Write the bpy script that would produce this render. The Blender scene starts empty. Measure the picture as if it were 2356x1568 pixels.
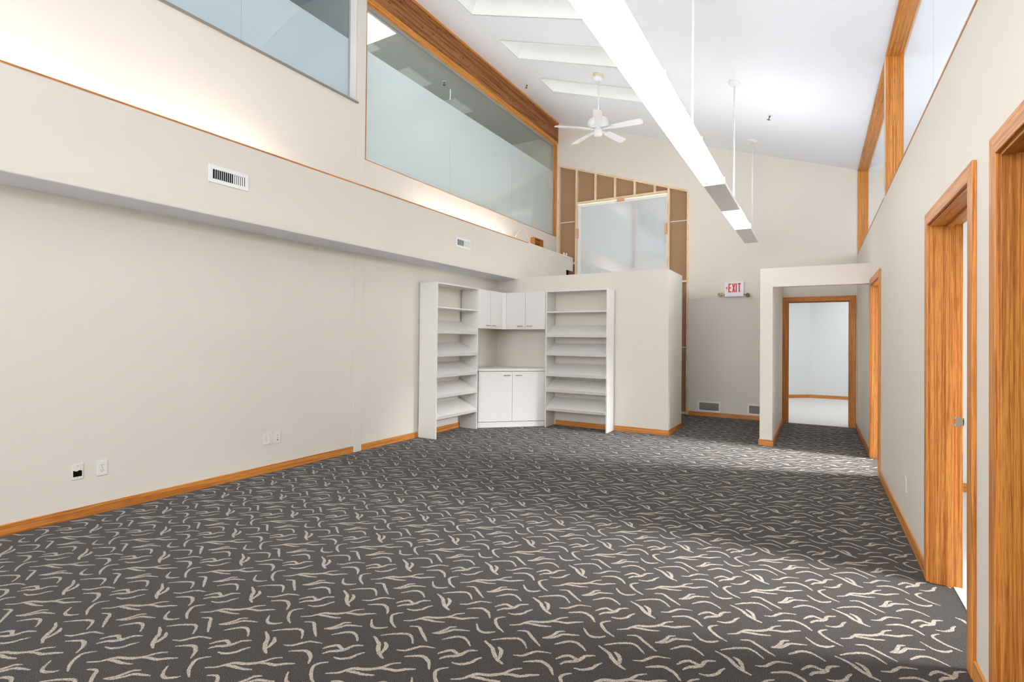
import bpy, bmesh, math, random
from mathutils import Vector, Matrix

# ------------------------------------------------------------------ camera, world, exposure, large lights
SC = bpy.context.scene
COL = SC.collection
PI = math.pi
F_PX, CX, CY, EYE = 1196.09, 1178.0, 766.95, 1.37
TH, PIT, ROL = 0.5295, 0.0105, -0.0102
_c, _s = math.cos(TH), math.sin(TH)
_r = Vector((_c, _s, 0)); _u = Vector((0, 0, 1)); _f = Vector((-_s, _c, 0))
_u1 = _u * math.cos(PIT) - _f * math.sin(PIT)
_f1 = _f * math.cos(PIT) + _u * math.sin(PIT)
_rt = _r * math.cos(ROL) - _u1 * math.sin(ROL)
_up = _r * math.sin(ROL) + _u1 * math.cos(ROL)
cam_data = bpy.data.cameras.new('camera')
cam = bpy.data.objects.new('camera', cam_data); COL.objects.link(cam)
cam.matrix_world = Matrix(((_rt.x, _up.x, -_f1.x, 0), (_rt.y, _up.y, -_f1.y, 0),
                           (_rt.z, _up.z, -_f1.z, EYE), (0, 0, 0, 1)))
cam_data.sensor_fit = 'HORIZONTAL'; cam_data.sensor_width = 36
cam_data.lens = 36 * F_PX / 2356
cam_data.shift_y = -(784 - CY) / 2356
cam_data.clip_start = 0.05
SC.camera = cam

world = bpy.data.worlds.new('overcast_sky'); SC.world = world
world.use_nodes = True
_bg = world.node_tree.nodes['Background']
_bg.inputs[0].default_value = (0.93, 0.965, 1.0, 1)
_bg.inputs[1].default_value = 3.1

SC.view_settings.view_transform = 'Standard'
SC.view_settings.look = 'None'
SC.view_settings.exposure = 1.56
SC.view_settings.gamma = 1.0
SC.view_settings.use_curve_mapping = False

LAMP = 4.0; LAMP_FAR = 4.4        # pendant lens radiance
UPL = 2.8; UPL_FAR = 10.0         # radiance of uplight strips added on the pendant to brighten the ceiling
COVE = 13.0        # cove tube radiance
ROOF = 17.0        # hidden fill tubes added on the closet roof
SIDE_NEAR = 3.5; SIDE_MID = 9.0        # windows of the side rooms
FAR = 4.2          # ceiling panels of the far room

def area(name, loc, target, sx, sy, power, color=(1, 1, 1), spread=180):
    d = bpy.data.lights.new(name, 'AREA'); d.shape = 'RECTANGLE'; d.size = sx; d.size_y = sy
    d.energy = power; d.color = color
    o = bpy.data.objects.new(name, d); COL.objects.link(o); o.location = loc
    o.rotation_euler = (Vector(target) - Vector(loc)).to_track_quat('-Z', 'Y').to_euler()
    d.spread = math.radians(spread)
    return o
# unseen area lights added in the side rooms to throw light through their doorways
area('added_spill_light', (2.7, 3.75, 2.5), (-.5, 3.28, 0), .5, .5, 9, (.95, .975, 1), 44)
area('added_spill_light', (3.0, 7.45, 2.5), (-.9, 6.9, 0), .5, .5, 20, (.95, .975, 1), 44)

# ------------------------------------------------------------------ materials
def srgb(r, g, b):
    f = lambda v: (v / 255 / 12.92) if v / 255 <= .04045 else ((v / 255 + .055) / 1.055) ** 2.4
    return (f(r), f(g), f(b), 1)

def newmat(name):
    m = bpy.data.materials.new(name); m.use_nodes = True
    nt = m.node_tree; nt.nodes.clear()
    out = nt.nodes.new('ShaderNodeOutputMaterial')
    return m, nt, out

def N(nt, kind, **kw):
    n = nt.nodes.new('ShaderNode' + kind)
    for k, v in kw.items():
        if k in n.inputs: n.inputs[k].default_value = v
        else: setattr(n, k, v)
    return n

def principled(nt, out, color=None, rough=.5, spec=.5, metal=0.0):
    p = nt.nodes.new('ShaderNodeBsdfPrincipled')
    if color: p.inputs['Base Color'].default_value = color
    p.inputs['Roughness'].default_value = rough
    p.inputs['Specular IOR Level'].default_value = spec
    p.inputs['Metallic'].default_value = metal
    nt.links.new(p.outputs[0], out.inputs[0])
    return p

def coords(nt, scale=(1, 1, 1)):
    t = nt.nodes.new('ShaderNodeTexCoord'); g = nt.nodes.new('ShaderNodeNewGeometry')
    m = nt.nodes.new('ShaderNodeMapping'); m.inputs['Scale'].default_value = scale
    nt.links.new(g.outputs['Position'], m.inputs[0])
    return m.outputs[0]

def paint(name, color, rough=.6, bump=0.0, bscale=300, spec=.3, mottle=.02):
    m, nt, out = newmat(name)
    p = principled(nt, out, color, rough, spec)
    v = coords(nt)
    n = N(nt, 'TexNoise', Scale=1.7, Detail=4.0)
    nt.links.new(v, n.inputs['Vector'])
    mix = N(nt, 'MixRGB')
    mix.inputs[1].default_value = tuple(c * (1 - mottle) for c in color[:3]) + (1,)
    mix.inputs[2].default_value = tuple(min(1, c * (1 + mottle)) for c in color[:3]) + (1,)
    nt.links.new(n.outputs[0], mix.inputs[0]); nt.links.new(mix.outputs[0], p.inputs['Base Color'])
    if bump:
        b = N(nt, 'Bump', Strength=bump, Distance=.004)
        n2 = N(nt, 'TexNoise', Scale=float(bscale), Detail=3.0)
        nt.links.new(v, n2.inputs['Vector']); nt.links.new(n2.outputs[0], b.inputs['Height'])
        nt.links.new(b.outputs[0], p.inputs['Normal'])
    return m

def wood(name, axis, dark, light, rough=.38, rings=6.0, knots=False, spec=.4, stretch=30.0):
    m, nt, out = newmat(name)
    p = principled(nt, out, light, rough, spec)
    sc = [stretch, stretch, stretch]; sc['xyz'.index(axis)] = .36
    v = coords(nt, tuple(sc))
    n1 = N(nt, 'TexNoise', Scale=1.0, Detail=2.0, Distortion=.25)
    nt.links.new(v, n1.inputs['Vector'])
    mul = N(nt, 'Math', operation='MULTIPLY'); mul.inputs[1].default_value = rings
    nt.links.new(n1.outputs[0], mul.inputs[0])
    fr = N(nt, 'Math', operation='PINGPONG'); fr.inputs[1].default_value = .5
    nt.links.new(mul.outputs[0], fr.inputs[0])
    r1 = N(nt, 'ValToRGB'); r1.color_ramp.elements[0].position = .02; r1.color_ramp.elements[1].position = .30
    r1.color_ramp.elements[0].color = dark; r1.color_ramp.elements[1].color = light
    nt.links.new(fr.outputs[0], r1.inputs[0])
    # fine open pores
    sc2 = [300., 300., 300.]; sc2['xyz'.index(axis)] = 9.0
    v2 = coords(nt, tuple(sc2))
    n2 = N(nt, 'TexNoise', Scale=1.0, Detail=2.0)
    nt.links.new(v2, n2.inputs['Vector'])
    r2 = N(nt, 'ValToRGB'); r2.color_ramp.elements[0].position = .36; r2.color_ramp.elements[1].position = .52
    r2.color_ramp.elements[0].color = (.62, .55, .48, 1); r2.color_ramp.elements[1].color = (1, 1, 1, 1)
    nt.links.new(n2.outputs[0], r2.inputs[0])
    mx = N(nt, 'MixRGB', blend_type='MULTIPLY'); mx.inputs[0].default_value = .8
    nt.links.new(r1.outputs[0], mx.inputs[1]); nt.links.new(r2.outputs[0], mx.inputs[2])
    last = mx.outputs[0]
    if knots:
        sk = [11., 11., 11.]; sk['xyz'.index(axis)] = 4.5
        v3 = coords(nt, tuple(sk))
        vo = N(nt, 'TexVoronoi', Scale=1.0); nt.links.new(v3, vo.inputs['Vector'])
        r3 = N(nt, 'ValToRGB'); r3.color_ramp.elements[0].position = .06; r3.color_ramp.elements[1].position = .17
        r3.color_ramp.elements[0].color = (.35, .3, .28, 1); r3.color_ramp.elements[1].color = (1, 1, 1, 1)
        nt.links.new(vo.outputs['Distance'], r3.inputs[0])
        m2 = N(nt, 'MixRGB', blend_type='MULTIPLY'); m2.inputs[0].default_value = 1.0
        nt.links.new(last, m2.inputs[1]); nt.links.new(r3.outputs[0], m2.inputs[2]); last = m2.outputs[0]
    nt.links.new(last, p.inputs['Base Color'])
    return m

def emit(name, color, strength):
    m, nt, out = newmat(name)
    e = N(nt, 'Emission'); e.inputs[0].default_value = color; e.inputs[1].default_value = strength
    nt.links.new(e.outputs[0], out.inputs[0]); return m

def plain(name, color, rough=.5, spec=.5, metal=0.0):
    m, nt, out = newmat(name)
    p = principled(nt, out, color, rough, spec, metal)
    v = coords(nt); n = N(nt, 'TexNoise', Scale=40.0); nt.links.new(v, n.inputs['Vector'])
    mr = N(nt, 'MapRange'); mr.inputs[3].default_value = max(0, rough - .04); mr.inputs[4].default_value = min(1, rough + .04)
    nt.links.new(n.outputs[0], mr.inputs[0]); nt.links.new(mr.outputs[0], p.inputs['Roughness'])
    return m

def front_fresnel(nt, ior):
    # reflect on the outer face only: the pane is thin, so rays do not bend inside it
    fz = N(nt, 'Fresnel', IOR=ior); g = N(nt, 'NewGeometry')
    inv = N(nt, 'Math', operation='SUBTRACT'); inv.inputs[0].default_value = 1.0
    nt.links.new(g.outputs['Backfacing'], inv.inputs[1])
    mu = N(nt, 'Math', operation='MULTIPLY')
    nt.links.new(fz.outputs[0], mu.inputs[0]); nt.links.new(inv.outputs[0], mu.inputs[1])
    return mu

def glass(name, tint, ior=1.9):
    m, nt, out = newmat(name)
    t = N(nt, 'BsdfTransparent'); t.inputs[0].default_value = tint
    g = N(nt, 'BsdfGlossy'); g.inputs['Roughness'].default_value = 0.0; g.inputs[0].default_value = (.96, .98, .98, 1)
    fz = front_fresnel(nt, ior)
    mx = N(nt, 'MixShader')
    nt.links.new(fz.outputs[0], mx.inputs[0]); nt.links.new(t.outputs[0], mx.inputs[1]); nt.links.new(g.outputs[0], mx.inputs[2])
    nt.links.new(mx.outputs[0], out.inputs[0]); return m

def film(name, color, ior=1.8, trans=.35):
    m, nt, out = newmat(name)
    d = N(nt, 'BsdfDiffuse'); d.inputs[0].default_value = color
    t = N(nt, 'BsdfTranslucent'); t.inputs[0].default_value = color
    mx = N(nt, 'MixShader'); mx.inputs[0].default_value = trans
    nt.links.new(d.outputs[0], mx.inputs[1]); nt.links.new(t.outputs[0], mx.inputs[2])
    g = N(nt, 'BsdfGlossy'); g.inputs['Roughness'].default_value = 0.02
    fz = front_fresnel(nt, ior); m2 = N(nt, 'MixShader')
    nt.links.new(fz.outputs[0], m2.inputs[0]); nt.links.new(mx.outputs[0], m2.inputs[1]); nt.links.new(g.outputs[0], m2.inputs[2])
    nt.links.new(m2.outputs[0], out.inputs[0]); return m

def carpet(name, c0, c1, c2, scale=330.0):
    m, nt, out = newmat(name)
    p = principled(nt, out, c1, 1.0, 0.05)
    v = coords(nt)
    n = N(nt, 'TexNoise', Scale=scale, Detail=2.0, Roughness=.7)
    nt.links.new(v, n.inputs['Vector'])
    r = N(nt, 'ValToRGB'); e = r.color_ramp.elements
    e[0].position = .40; e[0].color = c0; e[1].position = .60; e[1].color = c2
    k = e.new(.5); k.color = c1
    nt.links.new(n.outputs[0], r.inputs[0]); nt.links.new(r.outputs[0], p.inputs['Base Color'])
    b = N(nt, 'Bump', Strength=.5, Distance=.003)
    nt.links.new(n.outputs[0], b.inputs['Height']); nt.links.new(b.outputs[0], p.inputs['Normal'])
    p.inputs['Sheen Weight'].default_value = .12; p.inputs['Sheen Roughness'].default_value = .6
    return m

M = {}
M['wall'] = paint('cream_wall_paint', srgb(222, 214, 203), .55, .05, 500)
M['wall_cool'] = paint('pale_room_paint', srgb(226, 228, 226), .6, .05, 500)
M['ceiling'] = paint('white_textured_ceiling', srgb(243, 246, 252), .9, .35, 160, .1, .01)
M['well'] = paint('cream_skylight_well_paint', srgb(245, 245, 244), .8, 0, 1, .1, .01)
M['upper_ceiling'] = paint('upper_room_ceiling', srgb(205, 205, 200), .9, .3, 160, .1)
M['white'] = plain('white_melamine', srgb(231, 227, 222), .35, .4)
M['white_trim'] = plain('white_painted_metal', srgb(232, 231, 229), .4, .4)
M['plate'] = plain('ivory_plastic', srgb(226, 222, 212), .35, .45)
M['slot'] = plain('dark_slot', (.01, .01, .01, 1), .7, .2)
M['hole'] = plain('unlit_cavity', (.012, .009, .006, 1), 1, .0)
M['peg'] = plain('shelf_pin_hole', srgb(120, 117, 114), .8, .1)
M['nickel'] = plain('brushed_nickel', srgb(150, 146, 140), .3, .5, 1.0)
M['alu'] = plain('anodised_aluminium', srgb(150, 144, 134), .4, .5, .6)
M['alu_pale'] = plain('pale_aluminium', srgb(176, 180, 182), .4, .5, .3)
M['fan_white'] = plain('white_enamel', srgb(232, 233, 234), .35, .5)
M['fan_ring'] = plain('yellowed_plastic', srgb(226, 212, 172), .4, .4)
M['lens'] = emit('lit_lens', (.965, .985, 1, 1), LAMP)
M['lens_far'] = emit('lit_lens_far_lamps', (.965, .985, 1, 1), LAMP_FAR)
M['upfill'] = emit('added_uplight_glow', (.965, .985, 1, 1), UPL)
M['upfill_far'] = emit('added_uplight_glow_far', (.965, .985, 1, 1), UPL_FAR)
M['lens_off'] = plain('unlit_lens', srgb(248, 248, 248), .3, .5)
M['tube'] = emit('lit_fluorescent_tube', (1, .98, .95, 1), COVE)
M['roof_fill_tube'] = emit('lit_roof_fill_tube', (1, .97, .92, 1), ROOF)
M['red'] = plain('red_exit_lettering', srgb(214, 22, 44), .4, .4)
M['grille'] = plain('grey_grille', srgb(150, 144, 138), .5, .3)
M['lamp_dark'] = plain('bronze_lamp_face', srgb(120, 112, 96), .4, .4)
M['lamp_tan'] = plain('tan_lamp_head', srgb(205, 190, 150), .4, .4)
M['sprink'] = plain('chrome_sprinkler', srgb(110, 108, 106), .3, .5, .8)
M['board'] = paint('brown_paper_sheathing', srgb(164, 132, 102), .85, .1, 60, .1, .06)
M['tape'] = plain('white_joint_tape', srgb(228, 222, 214), .7, .2)
M['shim'] = plain('pink_cedar_shim', srgb(214, 164, 130), .7, .2)
M['cable'] = plain('white_cable_jacket', srgb(232, 226, 214), .5, .3)
M['redwood'] = plain('pinkish_door_edge', srgb(190, 140, 120), .5, .3)
O_D, O_L = srgb(178, 106, 40), srgb(216, 143, 66)
for ax in 'xyz':
    M['oak_' + ax] = wood('oak_trim_grain_' + ax, ax, O_D, O_L)
    M['pine_' + ax] = wood('pine_stud_grain_' + ax, ax, srgb(222, 190, 148), srgb(240, 218, 186), .7, 6.0, False, .2)
M['beam'] = wood('rough_cedar_beam_face', 'y', srgb(132, 84, 50), srgb(168, 114, 72), .75, 5.0, True, .15, 9.0)
M['gold_oak'] = wood('honey_oak_liner', 'y', srgb(190, 116, 36), srgb(228, 162, 78))
M['glass'] = glass('clear_glazing', (.93, .97, .96, 1), 1.75)
M['glass_blue'] = glass('blue_tinted_glazing', (.80, .88, .92, 1), 1.75)
M['glass_grazing'] = glass('clerestory_glazing', (.95, .96, .96, 1), 2.6)
M['frost'] = film('frosted_green_film', srgb(228, 240, 240), 2.2)
M['frost_blue'] = film('frosted_blue_film', srgb(216, 232, 238), 2.2)
M['mirror_pane'] = film('reflective_grey_pane', srgb(212, 215, 217), 3.4, .1)
M['carpet'] = carpet('charcoal_loop_carpet', srgb(4, 3, 3), srgb(41, 35, 32), srgb(86, 78, 72))
M['squiggle'] = carpet('beige_loop_carpet', srgb(104, 92, 80), srgb(158, 145, 131), srgb(196, 184, 170))
M['pale_carpet'] = carpet('pale_plush_carpet', srgb(196, 193, 189), srgb(214, 211, 207), srgb(226, 224, 220))
M['day'] = emit('daylit_window_panes', (.94, .97, 1, 1), SIDE_NEAR)
M['day_mid'] = emit('sunny_window_panes', (.94, .97, 1, 1), SIDE_MID)
M['high_fill'] = emit('added_high_fill_glow', (.96, .98, 1, 1), 2.3)
M['panel'] = emit('lit_ceiling_panel', (.96, .98, 1, 1), FAR)
M['upper_panel'] = emit('dim_ceiling_panel', (.95, .97, 1, 1), 7.5)
M['lid'] = emit('glowing_skylight_panel', srgb(243, 244, 240), .33)  # weak glow put into the closed well panels for extra light

# ------------------------------------------------------------------ mesh helpers
class MB:
    def __init__(self): self.bm = bmesh.new()
    def face(self, pts, mi=0):
        f = self.bm.faces.new([self.bm.verts.new(p) for p in pts]); f.material_index = mi; return self
    def hexa(self, p, mi=0):
        v = [self.bm.verts.new(q) for q in p]
        for ix in ((0, 3, 2, 1), (4, 5, 6, 7), (0, 1, 5, 4), (1, 2, 6, 5), (2, 3, 7, 6), (3, 0, 4, 7)):
            f = self.bm.faces.new([v[i] for i in ix]); f.material_index = mi
        return self
    def box(self, x0, x1, y0, y1, z0, z1, mi=0):
        x0, x1 = min(x0, x1), max(x0, x1); y0, y1 = min(y0, y1), max(y0, y1); z0, z1 = min(z0, z1), max(z0, z1)
        return self.hexa([(x0, y0, z0), (x1, y0, z0), (x1, y1, z0), (x0, y1, z0),
                          (x0, y0, z1), (x1, y0, z1), (x1, y1, z1), (x0, y1, z1)], mi)
    def prism(self, poly, vec, mi=0):
        a = [self.bm.verts.new(p) for p in poly]; b = [self.bm.verts.new(Vector(p) + Vector(vec)) for p in poly]
        n = len(a)
        fs = [self.bm.faces.new(a[::-1]), self.bm.faces.new(b)]
        for i in range(n): fs.append(self.bm.faces.new((a[i], a[(i + 1) % n], b[(i + 1) % n], b[i])))
        for f in fs: f.material_index = mi
        return self
    def tube(self, p0, p1, r0, r1=None, seg=16, mi=0):
        p0, p1 = Vector(p0), Vector(p1); r1 = r0 if r1 is None else r1
        q = (p1 - p0).to_track_quat('Z', 'Y')
        ra, rb = [], []
        for i in range(seg):
            a = 2 * PI * i / seg; d = q @ Vector((math.cos(a), math.sin(a), 0))
            ra.append(self.bm.verts.new(p0 + d * r0)); rb.append(self.bm.verts.new(p1 + d * r1))
        fs = [self.bm.faces.new(ra[::-1]), self.bm.faces.new(rb)]
        for i in range(seg):
            f = self.bm.faces.new((ra[i], ra[(i + 1) % seg], rb[(i + 1) % seg], rb[i])); f.smooth = True; fs.append(f)
        for f in fs: f.material_index = mi
        return self
    def lathe(self, base, prof, axis=(0, 0, 1), seg=24, mi=0):
        base = Vector(base); q = Vector(axis).to_track_quat('Z', 'Y'); rings = []
        for r, z in prof:
            rings.append([self.bm.verts.new(base + q @ Vector((max(r, 1e-4) * math.cos(2 * PI * i / seg), max(r, 1e-4) * math.sin(2 * PI * i / seg), z))) for i in range(seg)])
        for a, b in zip(rings, rings[1:]):
            for i in range(seg):
                f = self.bm.faces.new((a[i], a[(i + 1) % seg], b[(i + 1) % seg], b[i])); f.smooth = True; f.material_index = mi
        self.bm.faces.new(rings[0][::-1]).material_index = mi; self.bm.faces.new(rings[-1]).material_index = mi
        return self
    def path(self, pts, r, seg=8, mi=0):
        pts = [Vector(p) for p in pts]; rings = []
        q, pd = None, None
        for i, p in enumerate(pts):
            d = (pts[min(i + 1, len(pts) - 1)] - pts[max(i - 1, 0)]).normalized()
            q = d.to_track_quat('Z', 'Y') if q is None else pd.rotation_difference(d) @ q
            pd = d
            rings.append([self.bm.verts.new(p + q @ Vector((r * math.cos(2 * PI * k / seg), r * math.sin(2 * PI * k / seg), 0))) for k in range(seg)])
        for a, b in zip(rings, rings[1:]):
            for k in range(seg):
                best = self.bm.faces.new((a[k], a[(k + 1) % seg], b[(k + 1) % seg], b[k])); best.smooth = True; best.material_index = mi
        self.bm.faces.new(rings[0][::-1]); self.bm.faces.new(rings[-1])
        return self

def build(name, mb, mats, parent=None, bevel=0.0, label=None, keep_normals=False):
    me = bpy.data.meshes.new(name)
    bm = mb.bm
    if parent is not None:
        bmesh.ops.translate(bm, verts=bm.verts, vec=-parent_origin(parent))
    if not keep_normals:
        bmesh.ops.recalc_face_normals(bm, faces=bm.faces)
    bm.to_mesh(me); bm.free()
    o = bpy.data.objects.new(name, me); COL.objects.link(o)
    for m in (mats if isinstance(mats, (list, tuple)) else [mats]): me.materials.append(m)
    if parent is not None: o.parent = parent
    if bevel:
        b = o.modifiers.new('bevel', 'BEVEL'); b.width = bevel; b.segments = 2; b.limit_method = 'ANGLE'; b.angle_limit = math.radians(50)
    if label: o['label'] = label
    return o

def parent_origin(p):
    v = Vector((0, 0, 0))
    while p is not None:
        v += p.location; p = p.parent
    return v

def empty(name, loc, label=None, cat=None, group=None, kind=None):
    o = bpy.data.objects.new(name, None); COL.objects.link(o); o.location = loc
    o.empty_display_size = .05
    if label: o['label'] = label
    if cat: o['category'] = cat
    if group: o['group'] = group
    if kind: o['kind'] = kind
    return o

def tag(o, label, cat, group=None):
    o['label'] = label; o['category'] = cat
    if group: o['group'] = group
    return o

def struct(name, mb, mats, bevel=0.0, label=None):
    o = build(name, mb, mats, None, bevel, label); o['kind'] = 'structure'; return o

def copy_tree(o, loc, label):
    r = o.copy(); COL.objects.link(r); r.location = loc; r['label'] = label
    for ch in list(o.children):
        c = ch.copy(); COL.objects.link(c); c.parent = r
        for g in list(ch.children):
            d = g.copy(); COL.objects.link(d); d.parent = c
    return r

# ------------------------------------------------------------------ room dimensions
XL, XR = -4.756, 0.568
XLO, XRO = -4.93, 0.708          # outer faces of the long walls
YB, YF = -3.6, 9.967             # behind the camera, far wall
YP, XP, YPE = 7.613, -1.842, 8.49   # closet block
YW = 7.626                       # hall portal face
ZS = 2.38                        # soffit underside
XS = -4.365                      # soffit face
ZLEDGE = 3.065
SL = 0.3442
def zc(x): return 4.137 + SL * (XR - x)

# ------------------------------------------------------------------ floor with the squiggle pattern woven in
STROKES = [
(1.1,[(-1.721,1.93),(-1.683,1.958),(-1.666,1.987),(-1.646,2.013),(-1.607,2.03),(-1.577,2.051),(-1.553,2.079),(-1.538,2.113),(-1.507,2.141)]),
(1.05,[(-1.569,2.06),(-1.528,2.08),(-1.491,2.091),(-1.46,2.118),(-1.426,2.141)]),
(1.05,[(-1.671,1.981),(-1.647,1.99),(-1.622,1.997),(-1.586,2.004),(-1.543,2.023)]),
(1.1,[(-1.525,2.181),(-1.491,2.207),(-1.457,2.223),(-1.422,2.212),(-1.403,2.198),(-1.378,2.168)]),
(0.95,[(-1.316,2.219),(-1.34,2.195),(-1.346,2.168),(-1.313,2.129),(-1.283,2.11),(-1.255,2.097)]),
(1.0,[(-1.664,1.907),(-1.624,1.926),(-1.588,1.903),(-1.549,1.876),(-1.514,1.853)]),
(1.0,[(-1.536,1.917),(-1.513,1.943),(-1.5,1.976),(-1.494,2.001),(-1.469,2.02)]),
(1.0,[(-1.536,1.916),(-1.503,1.936),(-1.484,1.962),(-1.467,1.992),(-1.432,2.009),(-1.397,2.023)]),
(1.0,[(-1.405,2.092),(-1.369,2.054),(-1.339,2.046),(-1.311,2.06),(-1.292,2.082)]),
(0.95,[(-1.727,2.243),(-1.692,2.277),(-1.652,2.306),(-1.622,2.318),(-1.591,2.305),(-1.556,2.271)]),
(1.0,[(-1.466,1.899),(-1.446,1.925),(-1.42,1.954),(-1.389,1.963),(-1.357,1.95),(-1.326,1.926)]),
(1.25,[(-1.749,2.224),(-1.691,2.196),(-1.661,2.164),(-1.626,2.137),(-1.59,2.122)]),
(1.2,[(-1.673,2.216),(-1.648,2.201),(-1.634,2.176),(-1.623,2.14)]),
(0.95,[(-1.585,2.199),(-1.549,2.216),(-1.529,2.247),(-1.504,2.278),(-1.448,2.296)]),
(1.1,[(-1.415,2.268),(-1.396,2.302),(-1.374,2.322),(-1.344,2.315),(-1.322,2.319)]),
(1.2,[(-1.385,2.244),(-1.369,2.274),(-1.339,2.297),(-1.323,2.32),(-1.313,2.355),(-1.277,2.38)]),
(1.0,[(-1.325,2.253),(-1.288,2.261),(-1.258,2.291),(-1.25,2.319),(-1.235,2.347)])]

def catmull(P, n=6):
    out = []
    for i in range(len(P) - 1):
        p0 = P[max(i - 1, 0)]; p1 = P[i]; p2 = P[i + 1]; p3 = P[min(i + 2, len(P) - 1)]
        for k in range(n):
            t = k / n; t2 = t * t; t3 = t2 * t
            out.append(tuple(.5 * (2 * p1[a] + (p2[a] - p0[a]) * t + (2 * p0[a] - 5 * p1[a] + 4 * p2[a] - p3[a]) * t2 + (3 * p1[a] - p0[a] - 3 * p2[a] + p3[a]) * t3) for a in (0, 1)))
    out.append(P[-1]); return out

def make_floor():
    rnd = random.Random(4)
    verts, faces, mi = [], [], []
    def quad(a, b, c, d, m):
        i = len(verts); verts.extend((a, b, c, d)); faces.append((i, i + 1, i + 2, i + 3)); mi.append(m)
    x1 = 0.672
    quad((XLO, YB - .1, 0), (x1, YB - .1, 0), (x1, 9.985, 0), (XLO, 9.985, 0), 0)
    quad((XLO, YB - .1, -.1), (XLO, 9.985, -.1), (x1, 9.985, -.1), (x1, YB - .1, -.1), 0)
    A = (.4555, .2335); B = (0.0, .4645)
    shapes = []
    for w, P in STROKES:
        C = catmull(P); n = len(C); L, R = [], []
        for i, p in enumerate(C):
            a = C[max(i - 1, 0)]; b = C[min(i + 1, n - 1)]
            d = Vector((b[0] - a[0], b[1] - a[1])).normalized(); t = i / (n - 1)
            h = .0080 * w * (.28 + .72 * math.sin(PI * min(1, max(0, .03 + .94 * t))) ** .8) 
            L.append((p[0] - d.y * h, p[1] + d.x * h)); R.append((p[0] + d.y * h, p[1] - d.x * h))
        shapes.append((C, L, R, .0004 + .00006 * len(shapes)))
    for i in range(-9, 7):
        for j in range(-22, 34):
            ox, oy = i * A[0] + j * B[0], i * A[1] + j * B[1]
            if not (-4.9 < ox - 1.5 < .9 and -1.4 < oy + 2.1 < 10.3): continue
            for C, L, R, zz in shapes:
                if any(not (XL - .02 < x + ox < x1 - .004 and -1.6 < y + oy < 9.98) for x, y in L + R): continue
                J = lambda p: (p[0] + ox + rnd.uniform(-.0014, .0014), p[1] + oy + rnd.uniform(-.0014, .0014), zz)
                l = [J(p) for p in L]; r = [J(p) for p in R]
                for k in range(len(C) - 1): quad(r[k], r[k + 1], l[k + 1], l[k], 1)
    me = bpy.data.meshes.new('floor'); me.from_pydata(verts, [], faces); me.update()
    me.materials.append(M['carpet']); me.materials.append(M['squiggle'])
    me.polygons.foreach_set('material_index', mi)
    o = bpy.data.objects.new('floor', me); COL.objects.link(o); o['kind'] = 'structure'
make_floor()

# ------------------------------------------------------------------ left wall, its windows, beam and soffit
W2A, W2B, W2Z0, W2Z1 = 4.535, 9.94, 3.537, 5.49
W1B, W1Z0 = 4.37, 4.185
b = MB()
b.box(XLO, XL, YB, YF, 0, W2Z0)
b.box(XLO, XL, YB, W1B, W2Z0, W1Z0)
b.box(XLO, XL, W1B, W2A, W2Z0, zc(XL) + .05)
b.box(XLO, XL, W2B, YF, W2Z0, zc(XL) + .05)
b.box(XLO, XL, W2A, W2B, 5.52, zc(XL) + .05)
b.box(XLO, XL, YB, W1B, 5.75, zc(XL) + .05)
struct('wall_left', b, M['wall'])
b = MB()                                     # boxed column between the two left windows
b.box(XL, XL + .006, 4.40, 4.532, 0, ZS - .001); b.box(XL, XL + .006, 4.385, 4.525, ZLEDGE + .001, zc(XL + .006) - .01)
struct('trim_1', b, M['wall'], .002)

def soffit():
    b = MB()
    b.box(XS - .016, XS, YB, 9.607, ZS + .002, ZLEDGE - .012); b.box(XS - .016, XS, 9.607, 9.93, 2.783, ZLEDGE - .012)
    b.box(XL, XS - .016, YB, 9.93, 2.84, 2.86)
    b.box(XS - .016, XS, 9.607, 9.93, ZS + .002, 2.66)
    o = struct('wall_soffit', b, M['wall'])
    b = MB(); b.box(XL, XS, YB, YP + .0, ZS - .0, ZS + .004)
    struct('ceiling_soffit', b, M['ceiling'])
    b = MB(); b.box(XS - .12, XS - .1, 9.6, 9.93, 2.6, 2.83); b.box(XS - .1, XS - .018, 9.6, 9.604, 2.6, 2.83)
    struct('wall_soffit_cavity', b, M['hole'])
soffit()
b = MB(); b.box(XS - .018, XS + .003, YB, 8.0, ZLEDGE - .014, ZLEDGE)
struct('trim_2', b, M['oak_y'])
b = MB(); b.box(XS - .018, XS + .002, 8.0, 9.93, ZLEDGE - .012, ZLEDGE)
struct('trim_3', b, M['white_trim'])

def window_left_oak():
    w = empty('window_2', (XL, 7.2, W2Z0), kind='structure')
    gx = -4.835
    b = MB()
    b.box(gx - .03, XL + .004, W2A, W2A + .010, W2Z0, W2Z1); b.box(gx - .03, XL + .004, W2B - .012, W2B, W2Z0, W2Z1)
    build('side_jamb', b, M['oak_z'], w)
    b = MB(); b.box(gx - .03, XL + .004, W2A, W2B, W2Z0, W2Z0 + .008); build('sill', b, M['oak_y'], w)
    b = MB(); b.box(gx - .03, XL + .002, W2A, W2B, W2Z1, W2Z1 + .03); build('head_liner', b, M['gold_oak'], w)
    b = MB(); b.box(gx - .012, gx + .022, W2A + .01, W2B - .012, W2Z1 - .03, W2Z1); b.box(gx - .012, gx + .010, W2B - .045, W2B - .012, W2Z0, W2Z1 - .03)
    build('glazing_channel', b, M['alu_pale'], w)
    ys = [W2A + .01, 6.32, 8.18, W2B - .045]
    for a, c in zip(ys, ys[1:]):
        b = MB(); b.box(gx - .004, gx + .004, a + .002, c - .002, 4.93, W2Z1 - .03); p = build('glass_pane', b, M['glass'], w)
        b = MB(); b.box(gx - .004, gx + .004, a + .002, c - .002, W2Z0 + .008, 4.93); build('frosted_film', b, M['frost'], w)
window_left_oak()
b = MB(); b.box(XL - .02, XL + .012, W1B + .165, YF - .002, W2Z1 + .03, 5.935)
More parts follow.
